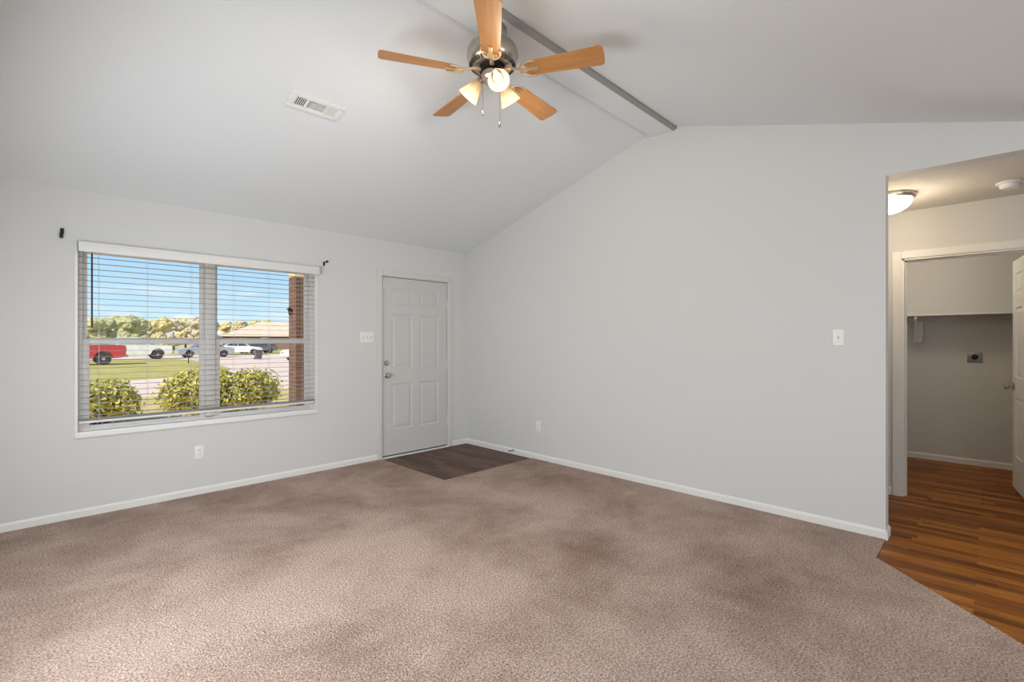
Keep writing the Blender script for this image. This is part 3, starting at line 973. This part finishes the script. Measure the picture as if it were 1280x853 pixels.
do = thing('dryer_outlet', 'square metal dryer outlet with black socket on the closet wall', 'wall outlet', (CX, -4.735, 1.150), R(-90))
MB().box(-0.060, 0.060, -0.006, 0.0, -0.058, 0.058, 0.003).build('cover_plate', M['steel'], do)
MB().lathe([(0, 0), (0.029, 0), (0.029, 0.006), (0.024, 0.008), (0, 0.008)], 24, to_dir((0, -0.006, 0.004), (0, -1, 0))).build('socket', M['black'], do)

# ------------------------------------------------------------------ outdoors
GZ = -0.2
g = MB()
g.box(-150, 200, 0.3, 260, GZ - 0.3, GZ - 0.012)
struct(g.build('street', M['concrete'], smooth=0))
def slab(name, pts, z, m):
    g = MB().prism(pts, 'z', GZ - 0.1, z)
    return struct(g.build(name, m, smooth=0))
slab('near_lawn', [(-40, 0.2), (-40, 12.6), (-3.64, 11.83), (-2.29, 11.55), (-1.12, 11.50), (0.57, 11.41), (1.57, 11.28), (3.6, 11.2), (30, 11.0), (30, 0.2)], GZ, M['near_grass'])
slab('far_lawn', [(-60, 19.0), (-60, 52), (-2.7, 50.6), (1.5, 46.4), (5.2, 45.3), (5.1, 37.4), (4.7, 30), (4.0, 25.0), (2.73, 21.4), (1.36, 19.8), (-1.08, 19.1), (-3.5, 18.6)], GZ, M['grass'])
slab('far_verge', [(6.5, 62), (8.8, 56.5), (13.0, 54.5), (17.7, 54.6), (23.3, 57), (70, 62), (140, 70), (140, 250), (-100, 250), (-100, 60), (-5, 60)], GZ, M['grass'])

# porch column, beam and lantern
CXo, CYo = -0.300, 4.84
pc = thing('porch_column', 'brown brick porch column outside the right window', 'column', (CXo, CYo, GZ))
MB().box(0, 0.26, 0, 0.36, 0.0, 2.790).build('brick_shaft', M['brick'], pc, smooth=0)
MB().box(-0.04, 0.30, -0.04, 0.40, 0.0, 0.09, 0.01).build('column_base', M['concrete'], pc)
pb = thing('porch_beam', 'tan painted porch beam resting on the brick column', 'beam', (CXo, CYo, 2.590))
MB().box(-0.02, 2.9, 0.02, 0.34, 0.0, 0.32, 0.01).build('beam_board', M['beam_tan'], pb)
MB().box(-0.02, 2.9, -0.03, 0.40, 0.32, 0.36, 0.008).build('fascia_cap', M['beam_tan'], pb)
MB().box(0.32, 2.9, -1.6, 0.02, 0.20, 0.24, 0.004).build('soffit_board', M['beam_tan'], pb)
ln = thing('porch_lantern', 'small dark lantern on the brick column edge', 'lantern', (CXo, 5.02, 1.84))
ln.scale = (0.62, 0.62, 0.62)
g = MB().prism([(-0.16, 0.16), (-0.02, 0.16), (-0.06, 0.23), (-0.09, 0.26), (-0.12, 0.23)], 'y', -0.06, 0.06)
g.box(-0.03, 0.0, -0.02, 0.02, 0.10, 0.16)
g.build('lantern_cap', M['dark_metal'], ln, smooth=0)
MB().lathe([(0, 0.0), (0.025, 0.0), (0.05, 0.15), (0, 0.16)], 6, Matrix.Translation((-0.09, 0, 0.0))).build('lantern_body', M['car_glass'], ln, smooth=0)

# leafy shrubs
def shrub(label, loc, rx, ry, rz, nleaf, seed, lobes):
    rnd = random.Random(seed)
    s = thing('shrub', label, 'shrub', loc)
    g = MB()
    for i in range(9):
        a = rnd.uniform(0, 6.28)
        q = Vector((rx * 0.75 * math.cos(a), ry * 0.75 * math.sin(a), rz * rnd.uniform(0.7, 1.35)))
        g.tube((q.x * 0.1, q.y * 0.1, 0), q, 0.016, 0.006, n=6)
    g.build('stems', M['twig'], s)
    g = MB()
    cs_ = [Vector((rnd.uniform(-1, 1) * rx * 0.55, rnd.uniform(-1, 1) * ry * 0.45, rz * rnd.uniform(0.75, 1.2))) for _ in range(lobes)]
    for i in range(nleaf):
        c = rnd.choice(cs_)
        d = Vector((rnd.gauss(0, 1), rnd.gauss(0, 1), rnd.gauss(0, 1))).normalized()
        rr = rnd.uniform(0.62, 1.04)
        p = c + Vector((d.x * rx * 0.5, d.y * ry * 0.6, d.z * rz * 0.72)) * rr
        if p.z < 0.05: p.z = rnd.uniform(0.04, 0.12)
        nrm = (d + Vector((rnd.gauss(0, .6), rnd.gauss(0, .6), rnd.gauss(0, .6)))).normalized()
        t1 = nrm.orthogonal().normalized()
        t1 = Matrix.Rotation(rnd.uniform(0, 6.28), 3, nrm) @ t1
        t2 = nrm.cross(t1)
        L_ = rnd.uniform(0.035, 0.062)
        g.quad([p - t1 * L_, p + t2 * L_ * 0.42 + nrm * 0.006, p + t1 * L_, p - t2 * L_ * 0.42 + nrm * 0.006])
    g.build('foliage', M['leaf'], s, smooth=0)
    return s
shrub('rounded leafy green shrub behind the left end of the window', (-3.10, 6.50, GZ), 0.66, 0.55, 0.44, 5200, 3, 9)
shrub('wide leafy green shrub behind the window mullion', (-1.24, 6.02, GZ), 1.10, 0.60, 0.56, 9000, 5, 14)

# vehicles (front looks along local -x)
def wheel(par, x, y, r, w=0.22):
    s = 1 if y > 0 else -1
    g = MB().lathe([(r * 0.55, -w / 2), (r * 0.92, -w / 2), (r, -w * 0.3), (r, w * 0.3), (r * 0.92, w / 2), (r * 0.55, w / 2)], 24, to_dir((x, y, r), (0, s, 0)))
    o = g.build('wheel', M['tire'], par)
    g = MB().lathe([(0, 0.0), (r * 0.58, 0.0), (r * 0.56, w * 0.48), (r * 0.40, w * 0.42), (r * 0.2, w * 0.52), (0, w * 0.52)], 20, to_dir((x, y, r), (0, s, 0)))
    g.build('hub', M['hub'], o)
def pickup(label, loc, rz, paint):
    t = thing('pickup_truck', label, 'pickup truck', loc, rz)
    hw = 0.96
    g = MB()
    arch = lambda cx, r: [(cx + r * math.cos(R(q)), 0.42 + r * math.sin(R(q))) for q in range(180, -1, -20)]
    pts = [(-2.85, 0.52), (-2.85, 0.95), (-2.75, 1.12), (-1.35, 1.22), (2.70, 1.24), (2.74, 0.60), (2.55, 0.46)]
    low = [(-2.70, 0.46)] + arch(-1.85, 0.48) + arch(1.62, 0.48) + [(2.45, 0.46)]
    g.prism(pts[:6] + [(2.55, 0.46)] + list(reversed(low)), 'y', -hw, hw)
    g.build('body', paint, t)
    MB().box(0.92, 2.66, -0.84, 0.84, 1.20, 1.25).build('bed_liner', M['black'], t)
    MB().prism([(-1.40, 1.21), (-0.72, 1.80), (-0.45, 1.86), (0.55, 1.86), (0.78, 1.78), (0.86, 1.21)], 'y', -0.82, 0.82).build('cab', paint, t)
    g = MB()
    for s in (-1, 1):
        y0, y1 = sorted((s * 0.822, s * 0.835))
        g.prism([(-1.08, 1.27), (-0.66, 1.74), (-0.28, 1.77), (-0.28, 1.27)], 'y', y0, y1)
        g.prism([(-0.20, 1.27), (-0.20, 1.77), (0.50, 1.77), (0.66, 1.70), (0.72, 1.27)], 'y', y0, y1)
    g.prism([(-1.36, 1.26), (-0.75, 1.79), (-0.79, 1.80), (-1.41, 1.27)], 'y', -0.70, 0.70)
    g.prism([(0.80, 1.74), (0.87, 1.30), (0.885, 1.30), (0.815, 1.74)], 'y', -0.65, 0.65)
    g.build('windows', M['car_glass'], t, smooth=0)
    for x in (-1.85, 1.62):
        for y in (-0.84, 0.84):
            wheel(t, x, y, 0.39)
    MB().box(-2.98, -2.80, -0.94, 0.94, 0.46, 0.66, 0.03).build('bumper', M['hub'], t)
    MB().box(2.70, 2.86, -0.94, 0.94, 0.48, 0.64, 0.03).build('bumper', M['hub'], t)
    for s in (-1, 1):
        MB().box(2.70, 2.755, s * 0.86 - 0.08, s * 0.86 + 0.08, 0.80, 1.14, 0.01).build('tail_light', M['tail_red'], t)
        MB().box(-2.87, -2.78, s * 0.74 - 0.14, s * 0.74 + 0.14, 0.82, 1.00, 0.02).build('headlight', M['silver_paint'], t)
    MB().box(-2.875, -2.80, -0.56, 0.56, 0.74, 1.00, 0.02).build('grille', M['black'], t)
    return t
def sedan(label, loc, rz, paint):
    t = thing('parked_car', label, 'car', loc, rz)
    hw = 0.90
    arch = lambda cx, r: [(cx + r * math.cos(R(q)), 0.32 + r * math.sin(R(q))) for q in range(180, -1, -20)]
    g = MB()
    pts = [(-2.25, 0.40), (-2.25, 0.66), (-2.05, 0.80), (-1.05, 0.94), (1.45, 0.98), (2.15, 0.92), (2.25, 0.74), (2.22, 0.36)]
    low = [(-2.15, 0.30)] + arch(-1.40, 0.37) + arch(1.35, 0.37) + [(2.15, 0.30)]
    g.prism(pts + list(reversed(low)), 'y', -hw, hw)
    g.build('body', paint, t)
    MB().prism([(-1.10, 0.93), (-0.40, 1.38), (0.00, 1.45), (0.75, 1.42), (1.50, 0.97)], 'y', -0.72, 0.72).build('roof', paint, t)
    g = MB()
    for s in (-1, 1):
        y0, y1 = sorted((s * 0.722, s * 0.735))
        g.prism([(-0.88, 0.99), (-0.34, 1.34), (0.10, 1.38), (0.10, 0.99)], 'y', y0, y1)
        g.prism([(0.17, 0.99), (0.17, 1.38), (0.70, 1.36), (1.25, 1.01)], 'y', y0, y1)
    g.prism([(-1.06, 0.97), (-0.42, 1.38), (-0.45, 1.39), (-1.11, 0.98)], 'y', -0.62, 0.62)
    g.prism([(0.80, 1.40), (1.42, 1.02), (1.45, 1.03), (0.84, 1.41)], 'y', -0.62, 0.62)
    g.build('windows', M['car_glass'], t, smooth=0)
    for x in (-1.40, 1.35):
        for y in (-0.80, 0.80):
            wheel(t, x, y, 0.31, 0.2)
    for s in (-1, 1):
        MB().box(2.18, 2.26, s * 0.68 - 0.16, s * 0.68 + 0.16, 0.66, 0.82, 0.02).build('tail_light', M['tail_red'], t)
        MB().box(-2.26, -2.12, s * 0.64 - 0.18, s * 0.64 + 0.18, 0.58, 0.70, 0.02).build('headlight', M['hub'], t)
    return t
pickup('red pickup truck parked on the grass at the far left', (-2.15, 35.9, GZ), 0, M['red_paint'])
pickup('white pickup truck parked behind the red truck', (2.0, 45.8, GZ), R(180), M['white_paint'])
sedan('silver car parked right of the white pickup', (7.9, 47.6, GZ), 0, M['silver_paint'])
sedan('white car seen just right of the window mullion', (12.6, 54.0, GZ), R(165), M['white_paint'])
sedan('dark grey car parked in front of the tan-roofed house', (16.4, 60.5, GZ), 0, M['grey_paint'])
sedan('white car partly hidden behind the brick porch column', (12.1, 33.6, GZ), R(20), M['white_paint'])

# mailbox post and bin
mb = thing('mailbox', 'dark mailbox on a thin post at the street edge', 'mailbox', (3.80, 33.9, GZ))
MB().box(-0.03, 0.03, -0.03, 0.03, 0, 0.80, 0.005).build('post', M['twig'], mb)
g = MB().prism([(-0.07, 0.80), (0.07, 0.80), (0.07, 0.88), (0.04, 0.93), (-0.04, 0.93), (-0.07, 0.88)], 'y', -0.22, 0.22)
g.build('letter_box', M['dark_metal'], mb)
tb = thing('trash_bin', 'dark wheeled trash bin standing on the far street side', 'trash bin', (9.57, 38.2, GZ))
tb.scale = (0.75, 0.75, 0.75)
MB().prism([(-0.26, 0.05), (0.26, 0.05), (0.34, 1.0), (-0.34, 1.0)], 'y', -0.3, 0.3).build('bin_body', M['bin_grey'], tb)
MB().box(-0.37, 0.37, -0.34, 0.34, 1.0, 1.06, 0.02).build('bin_lid', M['grey_paint'], tb)
for s in (-1, 1):
    MB().tube((0.25 * s, 0.30, 0.12), (0.33 * s, 0.30, 0.12), 0.12, n=14).build('wheel', M['tire'], tb)

# houses
def house(label, loc, rz, w, d, hw, hr, wallm, roofm, gable):
    t = thing('house', label, 'house', loc, rz)
    MB().box(-w / 2, w / 2, -d / 2, d / 2, 0, hw).build('walls', wallm, t, smooth=0)
    o = 0.5
    g = MB()
    if gable:
        g.prism([(-d / 2 - o, hw - 0.1), (d / 2 + o, hw - 0.1), (0, hr)], 'x', -w / 2 - o, w / 2 + o)
    else:
        b = [(-w / 2 - o, -d / 2 - o), (w / 2 + o, -d / 2 - o), (w / 2 + o, d / 2 + o), (-w / 2 - o, d / 2 + o)]
        r_ = max(0.6, w / 2 - d / 2)
        V = [g.bm.verts.new((x, y, hw)) for x, y in b] + [g.bm.verts.new((-r_, 0, hr)), g.bm.verts.new((r_, 0, hr))]
        for f in ((0, 1, 5, 4), (1, 2, 5), (2, 3, 4, 5), (3, 0, 4), (3, 2, 1, 0)):
            g.bm.faces.new([V[i] for i in f])
        bmesh.ops.recalc_face_normals(g.bm, faces=g.bm.faces)
    g.build('roof', roofm, t, smooth=0)
    for x in (-w * 0.3, w * 0.22):
        q = MB().box(x - 0.7, x + 0.7, -d / 2 - 0.05, -d / 2 + 0.02, 0.9, hw - 0.3).build('window', M['trim'], t, smooth=0)
        MB().box(x - 0.6, x + 0.6, -d / 2 - 0.06, -d / 2 - 0.04, 1.0, hw - 0.4).build('pane', M['car_glass'], q, smooth=0)
    MB().box(-0.5, 0.5, -d / 2 - 0.05, -d / 2 + 0.02, 0, 2.0).build('house_door', M['twig'], t, smooth=0)
    q = MB().box(w * 0.36, w * 0.36 + 0.5, -0.3, 0.3, hw, hr + 0.0).build('chimney', wallm, t, smooth=0)
    return t
house('brick house with a broad tan hip roof across the street', (29.0, 92.0, GZ), R(-18), 15.5, 11, 2.35, 5.05, M['house_brick'], M['roof_tan'], False)
house('pale low house with a gable roof behind the silver car', (22.4, 117.5, GZ), R(-10), 7.5, 8, 2.3, 3.9, M['siding'], M['roof_pale'], True)

# far trees, each its own
def tree(name, label, loc, h, spread, cm, seed):
    rnd = random.Random(seed)
    t = thing(name, label, 'tree', loc, group='trees along the horizon')
    MB().tube((0, 0, 0), (0, 0, h * 0.55), 0.18, 0.10, n=8).build('trunk', M['twig'], t)
    g = MB()
    for i in range(9):
        c = Vector((rnd.uniform(-1, 1) * spread * 0.6, rnd.uniform(-1, 1) * spread * 0.5, h * rnd.uniform(0.22, 0.80)))
        r = spread * rnd.uniform(0.35, 0.6)
        r = min(r, h - c.z) if i else r
        if i == 0:
            c = Vector((0, 0, h * 0.78)); r = h * 0.24
        q = bmesh.ops.create_icosphere(g.bm, subdivisions=3, radius=1.0)
        for v in q['verts']:
            q_ = v.co + Vector((seed * 1.7, i * 3.1, 0))
            k = 1 + 0.26 * mnoise.noise(q_ * 2.4) + 0.22 * mnoise.noise(q_ * 6.0) + rnd.uniform(-0.10, 0.10)
            v.co = c + Vector((v.co.x * r, v.co.y * r, v.co.z * r * 0.8)) * k
    g.build('crown', cm, t, smooth=0)
    return t
TREES = [(-1.6, 96.8, 4.5), (0.71, 96.82, 4.56), (2.81, 98.97, 4.94), (3.29, 89.97, 5.16), (5.02, 93.9, 5.23), (6.81, 97.78, 5.89), (7.2, 88.86, 5.62), (9.15, 93.99, 5.51), (10.99, 96.4, 5.25),
         (11.22, 87.65, 5.36), (13.33, 91.2, 5.43), (15.66, 94.53, 5.76), (17.54, 95.48, 6.0), (21.57, 104.2, 6.16), (25.36, 107.47, 5.58), (28.91, 110.99, 6.13), (30.78, 107.69, 6.17),
         (33.3, 107.99, 6.34), (36.14, 107.97, 5.01), (39.16, 104.92, 4.65), (42.27, 104.63, 5.62), (46, 104, 5.4)]
KIND = [1, 3, 3, 0, 2, 0, 2, 0, 2, 1, 3, 1, 3, 0, 1, 3, 0, 0, 2, 2, 0, 1]
for i, (x, y, h) in enumerate(TREES):
    kd = KIND[i]
    lab = ['olive green tree in the far tree line', 'yellowing autumn tree in the far tree line', 'dull green tree in the far tree line', 'tan brown autumn tree in the far tree line'][kd]
    f = 1.0 + 0.065 * (i % 3)                        # three staggered rows
    x, y, h = -4.056 + (x + 4.056) * f, -4.864 + (y + 4.864) * f, 1.52 + (h - 1.52) * f
    tree('distant_tree', lab, (x, y, GZ), h, 1.6, M['crown%d' % kd], 11 + i * 3)
